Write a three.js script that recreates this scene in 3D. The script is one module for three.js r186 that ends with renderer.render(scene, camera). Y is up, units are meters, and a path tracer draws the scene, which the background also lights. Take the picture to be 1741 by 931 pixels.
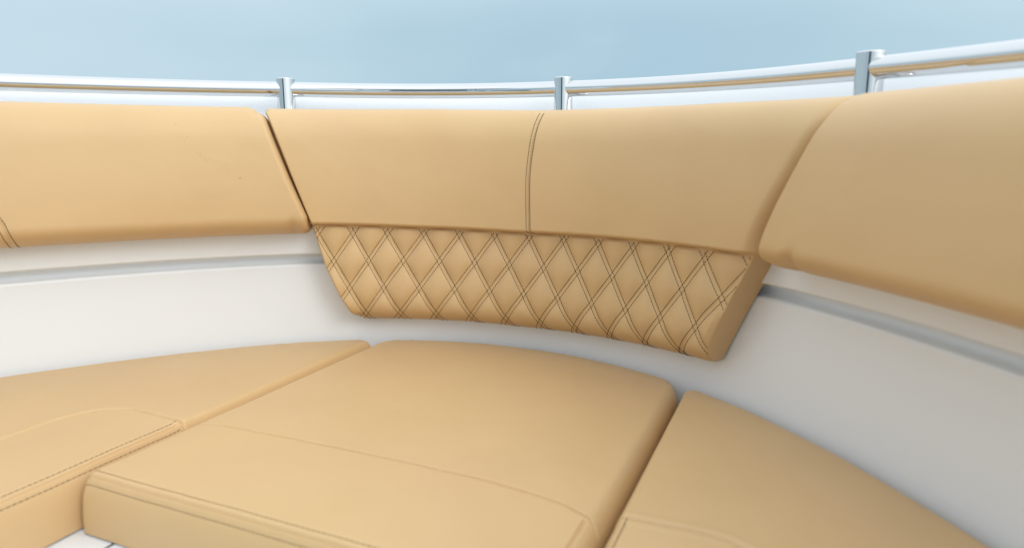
import * as THREE from 'three';
import { mergeGeometries } from 'three/addons/utils/BufferGeometryUtils.js';
import { RoundedBoxGeometry } from 'three/addons/geometries/RoundedBoxGeometry.js';
import { ImprovedNoise } from 'three/addons/math/ImprovedNoise.js';

// ---------------------------------------------------------------- camera, sky, sun, exposure
// boat frame: x to starboard, y up (0 = top of the seat cushions), -z towards the bow
const scene = new THREE.Scene();
const camera = new THREE.PerspectiveCamera(43.73, 1024 / 547, 0.05, 3000);
camera.position.set(0.55, 0.42, 0);
camera.lookAt(0.55 - 0.3921, 0.42 - 0.1822, -0.9017);
camera.focus = 1.45; camera.userData.fStop = 2.8;

const renderer = new THREE.WebGLRenderer({ antialias: true });
renderer.setSize(1024, 547);
renderer.toneMapping = THREE.LinearToneMapping;
renderer.toneMappingExposure = 1.37;
renderer.shadowMap.enabled = true;

const SUN = new THREE.Vector3(0.80, 0.52, 0.36).normalize();
const SKY = { zenith: [0.93, 1.01, 1.09], horizon: [0.285, 0.42, 0.505], haze: [0.56, 0.665, 0.715], glow: [1.0, 0.97, 0.93] };
const noise = new ImprovedNoise();
function fbm(x, y, z, oct = 5) {
  let a = 0.5, s = 0;
  for (let i = 0; i < oct; i++) { s += a * noise.noise(x, y, z); x *= 2.03; y *= 2.03; z *= 2.03; a *= 0.5; }
  return s;
}
const sstep = (a, b, x) => { const t = Math.min(1, Math.max(0, (x - a) / (b - a))); return t * t * (3 - 2 * t); };
{
  const W = 1024, Hh = 512, d = new Float32Array(W * Hh * 4);
  for (let j = 0; j < Hh; j++) for (let i = 0; i < W; i++) {
    const el = ((j + 0.5) / Hh - 0.5) * Math.PI, az = ((i + 0.5) / W - 0.5) * 2 * Math.PI;
    const y = Math.sin(el), c = Math.cos(el), x = c * Math.cos(az), z = c * Math.sin(az);
    const up = Math.max(0, y), t = sstep(0.13, 0.50, up);
    const cs = x * SUN.x + y * SUN.y + z * SUN.z;
    const saz = (x * SUN.x + z * SUN.z) / Math.max(1e-6, Math.hypot(x, z) * Math.hypot(SUN.x, SUN.z));
    const g = 0.45 * Math.exp((cs - 1) * 6) + 0.28 * Math.exp((cs - 1) * 2.6) + 0.20 * Math.exp((saz - 1) * 2.2 - Math.max(0, y) * 3);
    // thin high cloud, stretched along the horizon
    const n = fbm(x * 2.2 + 3.1, y * 6.5, z * 2.2 + 1.7);
    const n2 = fbm(x * 7 + 9.2, y * 22, z * 7 + 4.4);
    let cl = sstep(-0.12, 0.55, n + 0.35 * n2 - 0.30 * x - 0.12) * 0.30;
    cl = Math.max(cl, 0.55 * sstep(-0.25, 0.6, x + 0.3 * n));
    cl = Math.max(cl, 0.6 * sstep(0.25, 1.0, -x + 0.3 * n));
    const k = (j * W + i) * 4;
    for (let q = 0; q < 3; q++) {
      let v = SKY.horizon[q] * (1 - t) + SKY.zenith[q] * t;
      v = v * (1 - cl * 0.8) + SKY.haze[q] * (1 + 0.25 * t) * cl * 0.8;
      v += g * SKY.glow[q];
      if (y < 0) v = v * (1 - sstep(0, 0.1, -y)) + [0.16, 0.22, 0.25][q] * sstep(0, 0.1, -y);
      d[k + q] = v;
    }
    d[k + 3] = 1;
  }
  const tex = new THREE.DataTexture(d, W, Hh, THREE.RGBAFormat, THREE.FloatType);
  tex.mapping = THREE.EquirectangularReflectionMapping;
  tex.magFilter = THREE.LinearFilter; tex.minFilter = THREE.LinearFilter; tex.wrapS = THREE.RepeatWrapping;
  tex.needsUpdate = true;
  scene.background = tex; scene.environment = tex;
}
const sun = new THREE.DirectionalLight(new THREE.Color(1, 0.955, 0.89), 0.62);
sun.position.copy(SUN).multiplyScalar(12);
sun.castShadow = true; sun.shadow.radius = 45; sun.shadow.mapSize.set(4096, 4096);
Object.assign(sun.shadow.camera, { left: -4, right: 4, top: 4, bottom: -4, near: 1, far: 30 });
scene.add(sun);

// ---------------------------------------------------------------- small helpers
let seed = 7;
const rnd = () => { seed = (seed * 1664525 + 1013904223) >>> 0; return seed / 4294967296; };
const names = {};
function numbered(n) { const k = names[n] = (names[n] ?? -1) + 1; return k ? `${n}_${String(k).padStart(3, '0')}` : n; }
function thing(name, label, category, group) {
  const o = new THREE.Group(); o.name = numbered(name); scene.add(o);
  o.userData = { label, category }; if (group) o.userData.group = group;
  return o;
}
function part(name, geo, mat, parent, label) {
  const m = new THREE.Mesh(geo, mat); m.name = name; m.castShadow = m.receiveShadow = true;
  if (label) m.userData.label = label;
  parent.add(m); return m;
}
function noiseTexture(size, fn, srgb) {
  const d = new Uint8Array(size * size * 4);
  for (let j = 0; j < size; j++) for (let i = 0; i < size; i++) {
    const v = fn(i / size, j / size), k = (j * size + i) * 4;
    for (let q = 0; q < 3; q++) d[k + q] = Math.max(0, Math.min(255, Math.round(255 * (Array.isArray(v) ? v[q] : v))));
    d[k + 3] = 255;
  }
  const t = new THREE.DataTexture(d, size, size, THREE.RGBAFormat);
  t.wrapS = t.wrapT = THREE.RepeatWrapping; t.magFilter = THREE.LinearFilter; t.minFilter = THREE.LinearMipmapLinearFilter;
  t.generateMipmaps = true; if (srgb) t.colorSpace = THREE.SRGBColorSpace; t.needsUpdate = true;
  return t;
}
// tiling noise on a torus-free blend
function tile(u, v, f, z, oct) {
  const a = fbm(u * f, v * f, z, oct), b = fbm((u - 1) * f, v * f, z, oct), c = fbm(u * f, (v - 1) * f, z, oct), d = fbm((u - 1) * f, (v - 1) * f, z, oct);
  return (a * (1 - u) + b * u) * (1 - v) + (c * (1 - u) + d * u) * v;
}

// ---------------------------------------------------------------- materials
const grain = noiseTexture(512, (u, v) => 0.5 + 0.55 * tile(u, v, 70, 2.3, 2));
grain.repeat.set(9, 9);
const tint = noiseTexture(256, (u, v) => { const n = tile(u, v, 5, 8.1, 5), w = tile(u, v, 3, 4.7, 3); return [0.955 + 0.07 * n, 0.95 + 0.09 * n + 0.03 * w, 0.945 + 0.10 * n - 0.08 * w]; });
tint.repeat.set(1.3, 1.3);
const M = {};
M.leather = new THREE.MeshPhysicalMaterial({ color: new THREE.Color().setRGB(0.64, 0.434, 0.216), roughness: 0.5, map: tint, bumpMap: grain, bumpScale: 0.00025, specularIntensity: 0.9, sheen: 0.14, sheenRoughness: 0.45, sheenColor: new THREE.Color().setRGB(0.9, 0.86, 0.86) });
M.thread = new THREE.MeshStandardMaterial({ color: new THREE.Color().setRGB(0.29, 0.10, 0.045), roughness: 0.75 });
const ripple = noiseTexture(256, (u, v) => 0.5 + 0.6 * tile(u, v, 6, 1.3, 3));
M.gelcoat = new THREE.MeshPhysicalMaterial({ color: new THREE.Color().setRGB(0.795, 0.83, 0.865), roughness: 0.36, clearcoat: 0.8, clearcoatRoughness: 0.12, bumpMap: ripple, bumpScale: 0.0006 });
M.chrome = new THREE.MeshStandardMaterial({ color: new THREE.Color().setRGB(0.64, 0.64, 0.64), metalness: 1, roughness: 0.04 });
M.darkGlass = new THREE.MeshPhysicalMaterial({ color: new THREE.Color().setRGB(0.012, 0.014, 0.016), roughness: 0.06, clearcoat: 1, clearcoatRoughness: 0.03 });
M.dirt = new THREE.MeshStandardMaterial({ color: new THREE.Color().setRGB(0.16, 0.085, 0.03), roughness: 0.9 });
M.rubber = new THREE.MeshStandardMaterial({ color: new THREE.Color().setRGB(0.02, 0.02, 0.02), roughness: 0.7 });

// ---------------------------------------------------------------- the plan curve of the bow
// s = arc length along the inside of the coaming from the stem (negative to port)
const PL = (() => {
  const n = 4000, h = 0.001, x = new Float64Array(2 * n + 1), z = new Float64Array(2 * n + 1), p = new Float64Array(2 * n + 1);
  const psi = s => Math.sign(s) * (1.15192 * Math.tanh(Math.abs(s) / 0.8) + 0.41888 * sstep(1.15, 2.4, Math.abs(s)));
  for (let i = 0; i <= 2 * n; i++) p[i] = psi((i - n) * h);
  z[n] = -1.319;
  for (let i = n + 1; i <= 2 * n; i++) { const a = (p[i] + p[i - 1]) / 2; x[i] = x[i - 1] + Math.cos(a) * h; z[i] = z[i - 1] + Math.sin(a) * h; }
  for (let i = 0; i < n; i++) { x[i] = -x[2 * n - i]; z[i] = z[2 * n - i]; }
  const at = (arr, s) => { const f = Math.min(2 * n - 1e-6, Math.max(0, s / h + n)), i = Math.floor(f), t = f - i; return arr[i] * (1 - t) + arr[i + 1] * t; };
  return { x: s => at(x, s), z: s => at(z, s), psi: s => at(p, s) };
})();
// point at arc length s, inward offset o from the coaming, height y
function P(s, o, y) { const a = PL.psi(s); return new THREE.Vector3(PL.x(s) - Math.sin(a) * o, y, PL.z(s) + Math.cos(a) * o); }
// arc length where the coaming crosses a given x
function sAtX(x) { let a = -4, b = 4; for (let i = 0; i < 50; i++) { const m = (a + b) / 2; PL.x(m) < x ? a = m : b = m; } return (a + b) / 2; }

// grid -> geometry; pos[j][i], optional keep(j, i) per quad
function gridGeo(pos, uv, flip) {
  const nj = pos.length, ni = pos[0].length, v = new Float32Array(nj * ni * 3), u = new Float32Array(nj * ni * 2), idx = [];
  for (let j = 0; j < nj; j++) for (let i = 0; i < ni; i++) { const k = j * ni + i; pos[j][i].toArray(v, k * 3); u[k * 2] = uv[j][i][0]; u[k * 2 + 1] = uv[j][i][1]; }
  for (let j = 0; j + 1 < nj; j++) for (let i = 0; i + 1 < ni; i++) {
    const a = j * ni + i, b = a + 1, c = a + ni, d = c + 1;
    if (flip) idx.push(a, c, b, b, c, d); else idx.push(a, b, c, b, d, c);
  }
  const g = new THREE.BufferGeometry();
  g.setAttribute('position', new THREE.BufferAttribute(v, 3)); g.setAttribute('uv', new THREE.BufferAttribute(u, 2)); g.setIndex(idx);
  g.computeVertexNormals();
  return g;
}
// split an indexed grid by quad class, each piece compacted, all with the normals of the whole
function splitGeo(g, ni, classOf) {
  const out = new Map(), ix = g.index.array;
  for (let t = 0; t < ix.length; t += 6) {
    const q = t / 6, j = Math.floor(q / (ni - 1)), i = q % (ni - 1), c = classOf(j, i);
    if (c === null) continue;
    if (!out.has(c)) out.set(c, []);
    out.get(c).push(ix[t], ix[t + 1], ix[t + 2], ix[t + 3], ix[t + 4], ix[t + 5]);
  }
  const res = new Map();
  for (const [c, list] of out) {
    const map = new Map(), idx = [], p = [], n = [], u = [];
    for (const k of list) {
      if (!map.has(k)) { map.set(k, map.size); for (let q = 0; q < 3; q++) { p.push(g.attributes.position.array[k * 3 + q]); n.push(g.attributes.normal.array[k * 3 + q]); } u.push(g.attributes.uv.array[k * 2], g.attributes.uv.array[k * 2 + 1]); }
      idx.push(map.get(k));
    }
    const r = new THREE.BufferGeometry();
    r.setAttribute('position', new THREE.Float32BufferAttribute(p, 3)); r.setAttribute('normal', new THREE.Float32BufferAttribute(n, 3)); r.setAttribute('uv', new THREE.Float32BufferAttribute(u, 2)); r.setIndex(idx);
    res.set(c, r);
  }
  return res;
}

// ---------------------------------------------------------------- upholstery: a padded shape with rounded edges
// b runs 0..H, a runs 0..W(b); e = edge spec {r, n}: r the width of the rounding, n how square it is
const ROUND = 20;
function prof(d, e) { if (d >= e.r) return 1; const t = 1 - Math.max(0, d) / e.r; return Math.pow(Math.max(0, 1 - Math.pow(t, e.n)), 1 / e.n); }
function samples(L, e0, e1, step, marks) {
  const out = [], r0 = Math.min(e0.r, L * 0.45), r1 = Math.min(e1.r, L * 0.45);
  for (let k = 0; k <= ROUND; k++) { const f = k / ROUND * Math.PI / 2; out.push(r0 * (1 - Math.pow(Math.cos(f), 2 / e0.n))); }
  const n = step; for (let k = 1; k < n; k++) out.push(r0 + (L - r0 - r1) * k / n);
  for (let k = ROUND; k >= 0; k--) { const f = k / ROUND * Math.PI / 2; out.push(L - r1 * (1 - Math.pow(Math.cos(f), 2 / e1.n))); }
  if (marks) { for (const [m, w, c] of marks) for (let k = 0; k < c; k++) out.push(Math.min(L, Math.max(0, m + w * (2 * k / (c - 1) - 1)))); out.sort((u, v) => u - v); }
  return out;
}
function pad(o) {
  const rowsB = samples(o.H, o.b0, o.b1, o.nb, o.marksB), pos = [], uv = [], ab = [];
  const height = (a, b) => {
    const W = o.W(b), lim = (e, L) => ({ r: Math.min(e.r, L * 0.45), n: e.n });
    const m = prof(a, lim(o.a0, W)) * prof(W - a, lim(o.a1, W)) * prof(b, lim(o.b0, o.H)) * prof(o.H - b, lim(o.b1, o.H));
    const T = typeof o.T === 'function' ? o.T(a, b, W) : o.T;
    return m * (T + (o.extra ? o.extra(a, b, W) : 0));
  };
  const warp = (a, b, W) => {          // round the outline's corners
    const c = o.corner ?? [0, 0, 0, 0];
    const fix = (r, la, lb, sa, sb) => {
      r = Math.min(r, W * 0.45); const dx = r - la, dy = r - lb;
      if (r <= 0 || dx <= 0 || dy <= 0) return null;
      const k = Math.max(dx, dy) / Math.hypot(dx, dy); return [r - dx * k, r - dy * k];
    };
    let q;
    if (q = fix(c[0], a, b)) return [q[0], q[1]];
    if (q = fix(c[1], W - a, b)) return [W - q[0], q[1]];
    if (q = fix(c[2], a, o.H - b)) return [q[0], o.H - q[1]];
    if (q = fix(c[3], W - a, o.H - b)) return [W - q[0], o.H - q[1]];
    return [a, b];
  };
  const point = (a, b, lift = 0) => { const W = o.W(b), [a2, b2] = warp(a, b, W); return o.map(a2, b2, height(a, b) + lift, W); };
  for (const b of rowsB) {
    const W = o.W(b), cols = samples(W, o.a0, o.a1, o.na, o.marksA ? o.marksA(b, W) : null), pr = [], ur = [], ar = [];
    for (const a of cols) { pr.push(point(a, b)); ur.push(o.uv ? o.uv(a, b) : [a, b]); ar.push([a, b]); }
    pos.push(pr); uv.push(ur); ab.push(ar);
  }
  const geo = gridGeo(pos, uv, o.flip), ni = pos[0].length;
  const normal = (a, b) => {
    const e = 4e-4, p = point(a, b), u = point(a + e, b).sub(point(a - e, b)), v = point(a, b + e).sub(point(a, b - e));
    const n = u.cross(v).normalize(); if (o.flip) n.negate(); return n;
  };
  let back = null;
  if (o.back) {                         // the rounded back that faces the boat
    const pb = rowsB.map((b, j) => ab[j].filter((_, i) => i % 4 === 0 || i === ni - 1).map(([a]) => {
      const W = o.W(b), m = height(a, b), [a2, b2] = warp(a, b, W); return o.map(a2, b2, -o.back * Math.min(1, m / (o.Tref ?? 0.07)), W);
    }));
    back = gridGeo(pb, pb.map((r, j) => r.map((_, i) => [i * 0.01, j * 0.01])), !o.flip);
  }
  return { geo, ni, nj: rowsB.length, ab, point, normal, back, o };
}
// thread: separate stitches laid along a line of [a, b] points on a pad
function stitch(p, line, { len = 0.0046, gap = 0.0013, r = 0.0005, lift = 0.0003 } = {}) {
  const pts = line.map(([a, b]) => p.point(a, b, 0)), nor = line.map(([a, b]) => p.normal(a, b));
  const cum = [0]; for (let i = 1; i < pts.length; i++) cum.push(cum[i - 1] + pts[i].distanceTo(pts[i - 1]));
  const L = cum[cum.length - 1], pos = [], nrm = [], idx = [];
  let k = 0;
  const at = t => { while (k + 2 < cum.length && cum[k + 1] < t) k++; while (k > 0 && cum[k] > t) k--; const f = (t - cum[k]) / Math.max(1e-9, cum[k + 1] - cum[k]); return [pts[k].clone().lerp(pts[k + 1], f), nor[k].clone().lerp(nor[k + 1], f).normalize()]; };
  for (let t = 0.0006; t + len < L; t += len + gap) {
    const base = pos.length / 3, S = [[0, -0.25, 0.55], [0.22, 0.55, 1], [0.78, 0.55, 1], [1, -0.25, 0.55]];
    const d = at(t + len)[0].sub(at(t)[0]).normalize(), j = (rnd() - 0.5) * 0.06;
    for (const [f, h, w] of S) {
      const [c, n] = at(t + len * f), side = d.clone().cross(n).normalize();
      c.addScaledVector(n, lift + r * h).addScaledVector(side, (f - 0.5) * j * len);
      for (let q = 0; q < 5; q++) { const an = q / 5 * 2 * Math.PI, v = side.clone().multiplyScalar(Math.cos(an)).addScaledVector(n, Math.sin(an)); nrm.push(v.x, v.y, v.z); v.multiplyScalar(r * w).add(c); pos.push(v.x, v.y, v.z); }
    }
    for (let m = 0; m < 3; m++) for (let q = 0; q < 5; q++) { const a = base + m * 5 + q, b = base + m * 5 + (q + 1) % 5; idx.push(a, b, a + 5, b, b + 5, a + 5); }
  }
  if (!idx.length) return null;
  const g = new THREE.BufferGeometry();
  g.setAttribute('position', new THREE.Float32BufferAttribute(pos, 3)); g.setAttribute('normal', new THREE.Float32BufferAttribute(nrm, 3)); g.setIndex(idx);
  return g;
}
function stitches(name, p, lines, parent, opt) {
  const gs = lines.map(l => l.length > 1 ? stitch(p, l, opt) : null).filter(Boolean);
  if (!gs.length) return null;
  return part(name, mergeGeometries(gs), M.thread, parent);
}
const groove = (d, depth, sig) => -depth * Math.exp(-d * d / (2 * sig * sig));
const interp = (tab, x) => { if (x <= tab[0][0]) return tab[0][1]; for (let i = 1; i < tab.length; i++) if (x <= tab[i][0]) { const [x0, y0] = tab[i - 1], [x1, y1] = tab[i], t = (x - x0) / (x1 - x0); return y0 + (y1 - y0) * t; } return tab[tab.length - 1][1]; };

// ---------------------------------------------------------------- the hull
const LIP = s => interp([[-0.45, 0.169], [0.55, 0.186]], s);           // height of the moulded step under the backrests
const RAILY = s => interp([[-2.2, 0.532], [-1, 0.541], [-0.5, 0.545], [0.05, 0.541], [0.34, 0.536], [0.63, 0.531], [0.84, 0.525], [1.3, 0.515], [2.2, 0.505]], s);
const hull = thing('boat_hull', 'white glossy moulded bow of a boat behind and under the tan cushions', 'boat hull');
function loft(profile, s0, s1, ns) {
  const pos = [], uv = [], rows = profile(0).length;
  for (let j = 0; j < rows; j++) { pos.push([]); uv.push([]); }
  for (let i = 0; i <= ns; i++) { const s = s0 + (s1 - s0) * i / ns; profile(s).forEach(([o, y], j) => { pos[j].push(P(s, o, y)); uv[j].push([s / 0.9, (y - o) / 0.9]); }); }
  return gridGeo(pos, uv, false);
}
const S0 = -3.6, S1 = 3.6, NS = 520;
part('lower_wall', loft(s => { const y = LIP(s); return [[0.004, -0.12], [0.002, -0.03], [0, 0.06], [0, y - 0.03], [0, y - 0.008], [0, y - 0.003]]; }, S0, S1, NS), M.gelcoat, hull);
part('moulded_channel', loft(s => { const y = LIP(s), h = y + 0.0215; return [[0.0016 - 0.0016, y - 0.003], [-0.0008, y - 0.0005], [-0.003, y + 0.0012], [-0.008, y + 0.0022], [-0.014, y + 0.0030], [-0.0185, y + 0.0055], [-0.0205, y + 0.010], [-0.0185, h - 0.0038], [-0.014, h - 0.0004], [-0.003, h + 0.0006], [0.006, h + 0.0014], [0.010, h + 0.003], [0.0115, h + 0.006]]; }, S0, S1, NS), M.gelcoat, hull);
part('upper_wall', loft(s => { const y = LIP(s); return [[0.0115, y + 0.0275], [0.012, y + 0.045], [0.013, y + 0.075], [0.013, 0.30], [0.012, 0.40], [0.010, 0.435], [0.004, 0.449], [-0.010, 0.457], [-0.030, 0.460]]; }, S0, S1, NS), M.gelcoat, hull);
part('gunwale', loft(s => {
  const t = RAILY(s) + 0.001;
  return [[-0.030, 0.460], [-0.07, 0.462], [-0.102, 0.463], [-0.112, 0.466], [-0.118, 0.474], [-0.128, 0.49], [-0.142, t - 0.018], [-0.148, t - 0.007], [-0.152, t - 0.0015], [-0.156, t], [-0.162, t], [-0.168, t - 0.003], [-0.171, t - 0.010], [-0.172, t - 0.03]];
}, S0, S1, NS), M.gelcoat, hull);
part('outer_shell', loft(s => { const t = RAILY(s); return [[-0.172, t - 0.029], [-0.168, 0.40], [-0.15, 0.2], [-0.11, -0.1], [-0.05, -0.4], [0.05, -0.75], [0.16, -1.05]]; }, S0, S1, NS), M.gelcoat, hull);
part('rub_rail', loft(s => { const t = RAILY(s); return [[-0.173, t - 0.07], [-0.184, t - 0.075], [-0.188, t - 0.085], [-0.184, t - 0.095], [-0.172, t - 0.1]]; }, S0, S1, NS), M.rubber, hull);

// deck under the cushions, with a hatch lid let into it
const DECK = -0.083, ZEND = 0.34;
function planSheet(y, zEnd, hole, inset = 0.03) {          // sheet bounded by the coaming
  const sh = new THREE.Shape(), s1 = 2.05;
  for (let i = 0; i <= 160; i++) { const s = -s1 + 2 * s1 * i / 160, q = P(s, -inset, 0), z = Math.min(q.z, zEnd); i ? sh.lineTo(q.x, -z) : sh.moveTo(q.x, -z); }
  if (hole) sh.holes.push(hole);
  const g = new THREE.ShapeGeometry(sh, 12); g.rotateX(-Math.PI / 2); g.translate(0, y, 0); return g;
}
function rrect(x0, x1, z0, z1, r, cls = THREE.Shape) {
  const p = new cls(), y0 = -z1, y1 = -z0;
  p.moveTo(x0 + r, y0); p.lineTo(x1 - r, y0); p.absarc(x1 - r, y0 + r, r, -Math.PI / 2, 0); p.lineTo(x1, y1 - r); p.absarc(x1 - r, y1 - r, r, 0, Math.PI / 2);
  p.lineTo(x0 + r, y1); p.absarc(x0 + r, y1 - r, r, Math.PI / 2, Math.PI); p.lineTo(x0, y0 + r); p.absarc(x0 + r, y0 + r, r, Math.PI, 1.5 * Math.PI);
  return p;
}
part('seat_deck', planSheet(DECK, ZEND, rrect(-0.245, 0.299, -0.8975, -0.0025, 0.049, THREE.Path)), M.gelcoat, hull);
{
  const lid = new THREE.ExtrudeGeometry(rrect(-0.2435 + 0.004, 0.2975 - 0.004, -0.896, -0.004, 0.046), { depth: 0.02, bevelEnabled: true, bevelSize: 0.004, bevelThickness: 0.004, bevelSegments: 4, curveSegments: 10 });
  lid.rotateX(-Math.PI / 2); lid.translate(0, DECK - 0.0242, 0);
  part('hatch_lid', lid, M.gelcoat, hull);
  const gut = new THREE.PlaneGeometry(0.60, 0.96); gut.rotateX(-Math.PI / 2); gut.translate(0.027, DECK - 0.009, -0.45);
  part('hatch_gutter', gut, M.gelcoat, hull);
}
{
  const riser = new THREE.BoxGeometry(2.3, 0.46, 0.03); riser.translate(0, -0.33, ZEND - 0.016); part('seat_riser', riser, M.gelcoat, hull);
  const sole = new THREE.BoxGeometry(2.34, 0.03, 3.2); sole.translate(0, -0.575, ZEND + 1.6); part('cockpit_floor', sole, M.gelcoat, hull);
}

// ---------------------------------------------------------------- bow rail
{
  const rail = thing('bow_rail', 'polished chrome tube rail on short round posts along the white gunwale', 'boat rail');
  const pts = []; for (let i = 0; i <= 90; i++) { const s = -2.2 + 4.4 * i / 90; pts.push(P(s, -0.082, RAILY(s))); }
  part('tube', new THREE.TubeGeometry(new THREE.CatmullRomCurve3(pts), 360, 0.0162, 28, false), M.chrome, rail);
  for (const s of [-1.35, -0.508, 0.053, 0.626, 1.35]) {
    const top = RAILY(s) + 0.0235, bot = 0.4635, R = 0.0196;
    const prof2 = [[0.0001, top], [R - 0.0022, top], [R - 0.0007, top - 0.0006], [R, top - 0.0022], [R, bot + 0.009]].map(([r, y]) => new THREE.Vector2(r, y)).reverse();
    const g = new THREE.LatheGeometry(prof2, 48), c = P(s, -0.082, 0); g.translate(c.x, 0, c.z);
    const m = part('post', g, M.chrome, rail);
    const f = new THREE.LatheGeometry([[R - 0.001, bot + 0.012], [R + 0.006, bot + 0.008], [0.033, bot + 0.004], [0.034, bot - 0.004]].map(([r, y]) => new THREE.Vector2(r, y)).reverse(), 40); f.translate(c.x, 0, c.z);
    part('base_flange', f, M.chrome, m);
  }
}

// ---------------------------------------------------------------- backrest cushions
const BACKREST = 'tan backrest cushions round the bow';
const E = (r, n = 2) => ({ r, n });
const lean = b => (Math.hypot(b - 0.085, 0.07) + b - 0.085) / 2;
function smooth(tab) { const c = new THREE.CatmullRomCurve3(tab.map(([x, y]) => new THREE.Vector3(x, y, 0)), false, 'centripetal').getPoints(120).map(q => [q.x, q.y]); return x => interp(c, x); }
const wallO = y => y > 0.21 ? 0.018 : 0.002;
// port backrest: long plain bolster with a stitched seam
{
  const t = thing('backrest_cushion', 'long plain tan backrest cushion on the left with dark specks and a stitched seam', 'cushion', BACKREST);
  const y0 = 0.2405, H = 0.260, sA = -1.95, yOf = b => y0 + b;
  const sEnd = b => interp([[0, -0.4625], [0.04, -0.4630], [0.12, -0.4960], [0.25, -0.5450], [0.26, -0.551]], b);
  const seamA = b => interp([[0, -1.0], [0.05, -1.014], [0.12, -1.05], [0.26, -1.15]], b) - sA;
  const p = pad({
    H, W: b => sEnd(b) - sA, nb: 90, na: 460, b0: E(0.042, 2.1), b1: E(0.072, 2.5), a0: E(0.03), a1: E(0.014, 2.6),
    corner: [0.02, 0.016, 0.02, 0.03], back: 0.072, Tref: 0.08,
    T: (a, b) => 0.082 - 0.10 * lean(b) + 0.006 * Math.sin(b / H * Math.PI),
    extra: (a, b, W) => groove(a - seamA(b), 0.003, 0.002) + 0.004 * Math.exp(-Math.pow((a - seamA(b)) / 0.02, 2)) * 0
      - 0.020 * Math.exp(-Math.pow((W - a - 0.034) / 0.010, 2) - Math.pow((b - 0.004) / 0.020, 2))
      + 0.0016 * fbm(a * 6, b * 9, 1.5, 4),
    map: (a, b, w, W) => P(sA + a, 0.016 + w, yOf(b)), uv: (a, b) => [a, b],
  });
  const parts = splitGeo(p.geo, p.ni, (j, i) => { const [a, b] = p.ab[j][i]; return a < seamA(b) ? 'end_panel' : 'long_panel'; });
  for (const [c, g] of parts) part(c, g, M.leather, t);
  part('back_cover', p.back, M.leather, t);
  for (const d of [-0.0062, 0.0062]) { const l = []; for (let b = 0.001; b < 0.25; b += 0.002) l.push([seamA(b) + d, b]); stitches('stitched_seam', p, [l], t); }
  const specks = [];
  for (const [s, y, n, sp] of [[-0.711, 0.462, 3, 0.006], [-0.699, 0.442, 5, 0.006], [-0.672, 0.409, 8, 0.010], [-0.656, 0.396, 9, 0.009], [-0.629, 0.383, 8, 0.010], [-0.598, 0.361, 5, 0.005], [-0.5985, 0.3615, 6, 0.0016]])
    for (let k = 0; k < n; k++) {
      const a = s - sA + (rnd() - 0.5) * 2 * sp, b = y - y0 + (rnd() - 0.5) * sp, r = 0.0002 + rnd() * 0.0003, g = new THREE.SphereGeometry(r, 6, 5); g.scale(1 + rnd(), 0.8, 0.6);
      const q = p.point(a, b, 0.0001); g.translate(q.x, q.y, q.z); specks.push(g);
    }
  const sm = part('dirt_specks', mergeGeometries(specks), M.dirt, t, 'small dark dirt specks'); sm.userData.kind = 'stuff';
}
// starboard backrest
const sRight = smooth([[0.240, 0.605], [0.262, 0.610], [0.279, 0.618], [0.304, 0.628], [0.342, 0.648], [0.381, 0.670], [0.405, 0.684], [0.432, 0.698], [0.457, 0.709], [0.475, 0.712], [0.492, 0.711]]);
const sMeet = smooth([[0.240, 0.590], [0.262, 0.596], [0.301, 0.614], [0.34, 0.637], [0.38, 0.662], [0.432, 0.692], [0.46, 0.706], [0.492, 0.712]]);
{
  const t = thing('backrest_cushion', 'plain unstitched tan backrest cushion on the right, overlapping the quilted centre one', 'cushion', BACKREST);
  const y0 = 0.2475, H = 0.240, sB = 1.95;
  const p = pad({
    H, W: b => sB - sRight(y0 + b) - 0.005, nb: 90, na: 420, b0: E(0.042, 2.1), b1: E(0.072, 2.5), a0: E(0.013, 2.7), a1: E(0.03),
    corner: [0.022, 0.02, 0.014, 0.02], back: 0.072, Tref: 0.08,
    T: (a, b) => 0.093 - 0.10 * lean(b) + 0.006 * Math.sin(b / H * Math.PI),
    extra: (a, b) => -0.024 * Math.exp(-Math.pow((a - 0.052 - b * 0.5) / 0.011, 2) - Math.pow((b - 0.006) / 0.022, 2)) + 0.0016 * fbm(a * 6, b * 9, 7.5, 4),
    map: (a, b, w, W) => P(sB - W + a, 0.016 + w, y0 + b), uv: (a, b) => [a, b],
  });
  part('cover', p.geo, M.leather, t); part('back_cover', p.back, M.leather, t);
}
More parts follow.
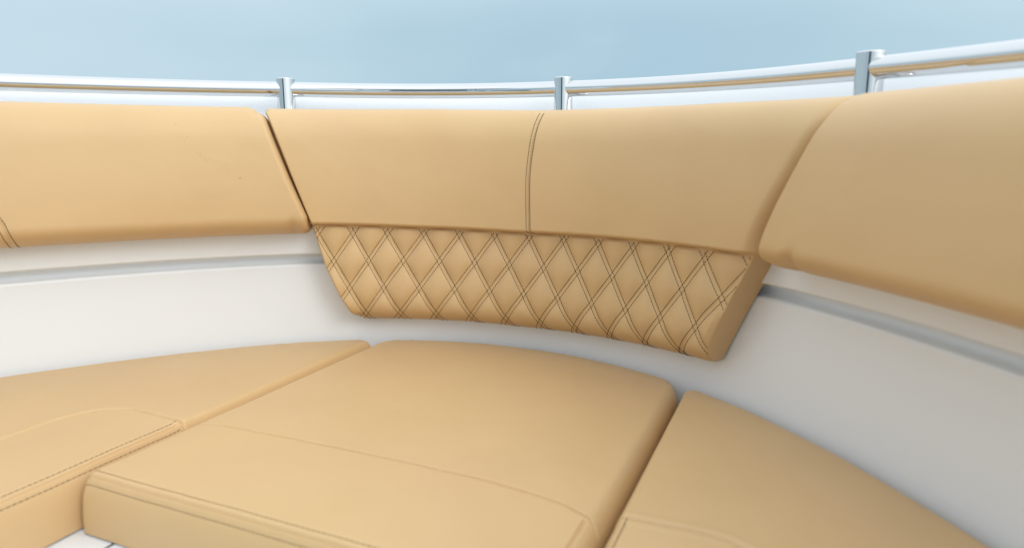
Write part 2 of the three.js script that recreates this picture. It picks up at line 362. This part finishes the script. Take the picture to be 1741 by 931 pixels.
// centre backrest: two plain panels over a diamond-quilted one
{
  const t = thing('backrest_cushion', 'centre tan backrest cushion with a diamond quilted lower panel and brown stitching', 'cushion', BACKREST);
  const sL = y => interp([[0.05, -0.372], [0.10, -0.397], [0.169, -0.4275], [0.263, -0.4605], [0.357, -0.4955], [0.471, -0.5365], [0.50, -0.548]], y);
  // upper pad
  const y0u = 0.2535, yTop = s => interp([[-0.55, 0.4985], [-0.2, 0.499], [0.066, 0.4925], [0.45, 0.4905], [0.67, 0.4865]], s), Hu = 0.24;
  const seamS = b => 0.0535 + 0.012 * sstep(0.10, 0.24, b);
  const yb = s => interp([[-0.461, 0.2595], [-0.217, 0.2515], [0.019, 0.2485], [0.299, 0.2535], [0.545, 0.2585], [0.6, 0.262]], s);
  const yU = (s, b) => yb(s) + (yTop(s) - yb(s)) * b / Hu;
  const u = pad({
    H: Hu, W: b => sMeet(y0u + b) - sL(y0u + 0.004 + b), nb: 80, na: 440, b0: E(0.012, 2.3), b1: E(0.072, 2.5), a0: E(0.007, 2.6), a1: E(0.034, 2.0),
    corner: [0.003, 0.004, 0.012, 0.012], back: 0.072, Tref: 0.07,
    T: (a, b) => 0.069 - 0.075 * lean(b) + 0.006 * Math.sin(b / Hu * Math.PI),
    extra: (a, b) => groove(a + sL(y0u + 0.004 + b) - seamS(b), 0.0034, 0.0016) + 0.0014 * fbm(a * 6, b * 9, 4.5, 4),
    map: (a, b, w) => { const s = sL(y0u + 0.004 + b) + a; return P(s, 0.012 + w, yU(s, b)); }, uv: (a, b) => [a, b],
  });
  const parts = splitGeo(u.geo, u.ni, (j, i) => { const [a, b] = u.ab[j][i]; return a + sL(y0u + 0.004 + b) < seamS(b) ? 'left' : 'right'; });
  for (const c of ['left', 'right']) part('upper_panel', parts.get(c), M.leather, t);
  part('back_cover', u.back, M.leather, t);
  for (const d of [-0.0047, 0.0047]) { const l = []; for (let b = 0.002; b < 0.236; b += 0.002) l.push([seamS(b) + d - sL(y0u + 0.004 + b), b]); stitches('stitched_seam', u, [l], t); }
  // piping down the left edge
  {
    const pp = []; for (let y = 0.262; y < 0.475; y += 0.01) pp.push(P(sL(y) - 0.0005, 0.05 - Math.max(0, y - 0.42) * 0.4, y));
    part('piping', new THREE.TubeGeometry(new THREE.CatmullRomCurve3(pp), 60, 0.0021, 10, false), M.leather, t);
  }
  // quilted pad
  const y0q = 0.0525, Hq = 0.212, D = 0.0842, RH = 0.117, s1 = 0.045, y1 = 0.243;
  const sRq = y => interp([[0.05, 0.464], [0.078, 0.476], [0.101, 0.487], [0.173, 0.523], [0.263, 0.576], [0.28, 0.586]], y);
  const yq = (s, b) => { const k = b / Hq, lo = interp([[-0.39, 0.047], [0.012, 0.0435], [0.215, 0.0485], [0.375, 0.0545], [0.47, 0.059]], s); return lo + (yb(s) + 0.008 - lo) * k; };
  const sq = s => s < -0.29 ? 1.083 * s + 0.0241 : s > 0.47 ? 0.83 * s + 0.0799 : s, sqInv = s => s < -0.29 ? (s - 0.0241) / 1.083 : s > 0.47 ? (s - 0.0799) / 0.83 : s;
  const lat = (s0, y) => { const s = sq(s0), drift = -0.02 * (y1 - y) / 0.17, pp = (s - s1 - drift) / D, q = (y1 - y) / RH; return [pp - q, pp + q]; };
  const near = f => Math.abs(f - Math.round(f)) * D / Math.hypot(1, D / RH);
  const g1 = d => 1 - Math.exp(-Math.pow(Math.max(0, d - 0.0015) / 0.0125, 1.3));
  const EB = E(0.062, 2.05), aL = E(0.006, 3), aR = E(0.0045, 5);
  const sLq = y => sL(y) - 0.007 * Math.sin(Math.PI * Math.min(1, Math.max(0, (y - 0.05) / 0.213)));
  const q = pad({
    H: Hq, W: b => sRq(y0q + b) - sLq(y0q + b), nb: 190, na: 560, b0: EB, b1: E(0.006, 2.2), a0: aL, a1: aR,
    corner: [0.026, 0.010, 0.002, 0.002],
    T: () => 0.0555,
    extra: (a, b, W) => {
      const s = sLq(y0q + b) + a, y = yq(s, b), [f, g] = lat(s, y), ed = Math.min(1, a / 0.008, (W - a) / 0.013) * Math.min(1, (Hq - b) / 0.010);
      return 0.0092 * g1(near(f)) * g1(near(g)) * ed;
    },
    map: (a, b, w) => { const s = sLq(y0q + b) + a; return P(s, 0.004 + w, yq(s, b)); }, uv: (a, b) => [a + 0.37, b + 0.51],
  });
  const classes = splitGeo(q.geo, q.ni, (j, i) => {
    const [a, b] = q.ab[j][i], W = q.o.W(b), s = sLq(y0q + b) + a, y = yq(s, b);
    if (W - a < 0.0016) return 'end_panel';
    if (a < 0.0016) return 'end_panel2';
    const [f, g] = lat(s, y);
    if (near(f) < 0.0042 || near(g) < 0.0042) return 'band';
    return `${Math.floor(f)},${Math.floor(g)}`;
  });
  const panel = part('quilted_panel', classes.get('band'), M.leather, t, 'diamond quilted panel with doubled brown stitching');
  for (const [c, g] of classes) if (c.startsWith('end')) part('end_panel', g, M.leather, t); else if (c !== 'band') part('quilted_pad', g, M.leather, panel);
  // doubled stitch lines along both directions
  const inside = (a, b) => { const W = q.o.W(b); return a > 0.003 && a < W - 0.0015 && b > 0.0004 && b < Hq - 0.004; };
  for (const fam of [0, 1]) for (let k = -9; k <= 9; k++) {
    const segs = [];
    for (const e of [-0.068, 0.068]) {
      let cur = [];
      const bs = []; for (let m = 1; m <= ROUND * 3; m++) { const f = m / (ROUND * 3) * Math.PI / 2; bs.push(EB.r * (1 - Math.pow(Math.cos(f), 2 / EB.n))); } for (let b = EB.r + 0.002; b < Hq; b += 0.002) bs.push(b);
      for (const b of bs) {
        // solve s for lat = k + e by two fixed-point steps (y depends weakly on s)
        let s = 0; for (let it = 0; it < 6; it++) { const y = yq(s, b), drift = -0.02 * (y1 - y) / 0.17, qq = (y1 - y) / RH; s = sqInv(s1 + drift + D * (k + e + (fam ? -qq : qq))); }
        const a = s - sLq(y0q + b);
        if (inside(a, b)) cur.push([a, b]); else { if (cur.length > 3) segs.push(cur); cur = []; }
      }
      if (cur.length > 3) segs.push(cur);
    }
    if (segs.length) stitches('stitched_seam', q, segs, panel, { r: 0.00045 });
  }
}

// ---------------------------------------------------------------- seat cushions
const SEATS = 'tan seat cushions on the bow deck', TS = 0.081;
const back = x => { const s = sAtX(x), q = P(s, 0.006, 0); return q; };
// sides taper under a little at the foot
const foot = w => w;
function sideSeat(sign, label) {
  const t = thing('seat_cushion', label, 'cushion', SEATS);
  const X = sign < 0 ? -0.3125 : 0.3665, zTip = sign < 0 ? -1.222 : -1.176, zRear = 0.15, H = zRear - zTip;
  // b from the tip (0) towards the stern; a from the inner edge (0) out to the coaming
  const sTip = sign < 0 ? -0.372 : 0.412, sEndS = sign * 2.02;
  const sB = b => { const k = b / H; return sTip + (sEndS - sTip) * (k * (1.0 - 0.12 * (1 - k) * 2)); };
  const out = b => P(sB(b), 0.007, 0);
  const W = b => { const o = out(b); return Math.hypot(o.x - X, o.z - (zTip + b)); };
  const px0 = 0.19, pz = -0.716, rr = 0.09;
  const seamD = (x, z) => {           // distance to the curved panel seam (a rounded corner of the front panel)
    const dx = Math.abs(x - X) - (px0 - rr), dz = (pz + rr) - z;   // towards the outer side / towards the bow
    if (dx > 0 && dz > 0) return Math.hypot(dx, dz) - rr;
    return Math.max(dx, dz) - rr;
  };
  const plan = (a, b) => { const o = out(b), w = W(b), k = a / w; return [X + (o.x - X) * k, (zTip + b) + (o.z - (zTip + b)) * k]; };
  const p = pad({
    H, W, nb: 460, na: 190, a0: E(0.022, 3.2), a1: E(0.024, 3), b0: E(0.024, 3), b1: E(0.02, 3), T: TS, flip: sign > 0,
    corner: [0.012, sign < 0 ? 0.05 : 0.02, 0.02, 0.02],
    marksA: (b, w) => { const z = zTip + b, dz = (pz + rr) - z, m = dz <= 0 ? px0 : dz < rr ? px0 - rr + Math.sqrt(rr * rr - dz * dz) : px0 - rr; return [[m * w / Math.max(w, Math.abs(out(b).x - X)), 0.007, 15], [0.013, 0.0115, 24]]; },
    marksB: [[-0.716 - zTip, 0.006, 15], [-0.68 - zTip, 0.034, 34]],
    extra: (a, b, w) => {
      const [x, z] = plan(a, b), d = seamD(x, z);
      let e = groove(d, 0.0042, 0.0013) + 0.0016 * Math.exp(-Math.pow((Math.abs(d) - 0.009) / 0.006, 2)) * 0.6;
      if (z > -0.706) e += (groove(a - 0.0115, 0.0034, 0.0009) + groove(a - 0.0195, 0.0014, 0.0014) + groove(a - 0.0065, 0.0016, 0.0012)) * sstep(-0.712, -0.702, z);
      e += 0.0035 * Math.sin(Math.min(1, a / w) * Math.PI) * Math.min(1, w / 0.3) + 0.0022 * fbm(x * 7, z * 7, 3.3 + sign, 4);
      return e;
    },
    map: (a, b, h) => { const [x, z] = plan(a, b); return new THREE.Vector3(x, -TS + h, z); }, uv: (a, b) => [a + 0.2, b + 0.3],
  });
  const cl = splitGeo(p.geo, p.ni, (j, i) => { const [a, b] = p.ab[j][i], [x, z] = plan(a, b); if (z > -0.706 && a < 0.006 && sign < 0) return 'front_face'; return seamD(x, z) < 0 ? 'front_panel' : 'seat_panel'; });
  for (const c of ['seat_panel', 'front_panel', 'front_face']) if (cl.get(c)) part(c, cl.get(c), M.leather, t);
  for (const d of [0.0195, 0.0065]) { const l = []; for (let z = -0.705; z < 0.28; z += 0.003) l.push([d, z - zTip]); stitches('stitched_seam', p, [l], t, { r: 0.0004, len: 0.0062 }); }
  return t;
}
sideSeat(-1, 'long tan seat cushion along the left side with a stitched front edge');
sideSeat(1, 'tan seat cushion in the lower right corner, along the right white wall');
{
  const t = thing('seat_cushion', 'wide tan centre seat cushion with a deep front face and seam across its top', 'cushion', SEATS);
  const x0 = -0.3075, x1 = 0.3652, H = x1 - x0, zF = -0.5305, zb = b => back(x0 + b).z;
  const seamZ = x => interp([[-0.31, -0.712], [-0.294, -0.716], [-0.27, -0.724], [-0.249, -0.728], [-0.116, -0.732], [0.085, -0.731], [0.20, -0.729], [0.259, -0.724], [0.307, -0.716], [0.342, -0.700], [0.364, -0.683]], x);
  const sideX = 0.340;
  const inP = (x, z) => z > seamZ(x);
  const p = pad({
    H, W: b => zF - zb(b), nb: 260, na: 260, a0: E(0.026, 3), a1: E(0.024, 2.8), b0: E(0.024, 2.8), b1: E(0.028, 2.6), T: TS, flip: false,
    corner: [0.042, 0.014, 0.045, 0.02],
    marksA: (b, w) => [[w + seamZ(x0 + b) - zF, 0.007, 15], [w - 0.014, 0.0125, 26]], marksB: [[sideX - x0, 0.007, 15]],
    extra: (a, b, w) => {
      const x = x0 + b, z = zF - (w - a), d = z - seamZ(x), f = w - a;
      let e = groove(d, 0.0042, 0.0013);
      e += groove(f - 0.0125, 0.0034, 0.0009) + groove(f - 0.0215, 0.0014, 0.0014) + groove(f - 0.0072, 0.0018, 0.0012);
      if (z > -0.700) e += groove(x - sideX, 0.0036, 0.0012) * sstep(-0.70, -0.69, z);
      e += 0.004 * Math.sin(a / w * Math.PI) * Math.sin(b / H * Math.PI) + 0.0022 * fbm(x * 7, z * 7, 9.3, 4);
      return e;
    },
    map: (a, b, h, w) => new THREE.Vector3(x0 + b, -TS + h, zF - w + a), uv: (a, b) => [a + 0.7, b + 0.1],
  });
  const cl = splitGeo(p.geo, p.ni, (j, i) => { const [a, b] = p.ab[j][i], w = p.o.W(b), x = x0 + b, z = zF - w + a; if (w - a < 0.005) return 'front_face'; return inP(x, z) ? 'front_panel' : 'seat_panel'; });
  for (const c of ['seat_panel', 'front_panel', 'front_face']) part(c, cl.get(c), M.leather, t);
  for (const d of [0.0215, 0.0072]) { const l = []; for (let b = 0.012; b < H - 0.02; b += 0.003) l.push([p.o.W(b) - d, b]); stitches('stitched_seam', p, [l], t, { r: 0.00028, len: 0.0062 }); }
}

// ---------------------------------------------------------------- helm console aft (mirrored in the rail posts)
{
  const t = thing('helm_console', 'white helm console with dark windscreen standing aft of the bow seats', 'boat console');
  const body = new RoundedBoxGeometry(0.92, 0.95, 0.8, 5, 0.06); body.translate(0.03, -0.085, 2.1); part('console_body', body, M.gelcoat, t);
  const g = new RoundedBoxGeometry(0.86, 0.85, 0.02, 3, 0.009); g.rotateX(0.2); g.translate(0.03, 0.80, 1.86); part('windscreen', g, M.darkGlass, t);
}
{
  const t = thing('hardtop', 'white hardtop on four pipe legs over the helm, aft of the bow', 'hardtop');
  const g = new RoundedBoxGeometry(2.1, 0.09, 2.3, 4, 0.04); g.translate(0.03, 1.86, 2.45); part('roof', g, M.gelcoat, t);
  for (const x of [-0.62, 0.68]) for (const z of [1.62, 3.1]) {
    const leg = new THREE.TubeGeometry(new THREE.CatmullRomCurve3([[x, -0.57, z], [x, 0.9, z], [x * 1.02, 1.5, z - 0.02], [x * 1.15, 1.83, z - 0.06]].map(q => new THREE.Vector3(...q))), 30, 0.024, 14); part('leg', leg, M.gelcoat, t);
  }
}
// ---------------------------------------------------------------- water all round
{
  const g = new THREE.PlaneGeometry(2400, 2400); g.rotateX(-Math.PI / 2); g.translate(0, -0.95, 0);
  const u = g.attributes.uv; for (let i = 0; i < u.count; i++) u.setXY(i, u.getX(i) * 400, u.getY(i) * 400);
  const w = new THREE.Mesh(g, new THREE.MeshPhysicalMaterial({ color: new THREE.Color().setRGB(0.03, 0.09, 0.11), roughness: 0.12, bumpMap: ripple, bumpScale: 0.15 }));
  w.name = 'water'; w.userData.kind = 'structure'; w.receiveShadow = true; scene.add(w);
}
renderer.render(scene, camera);
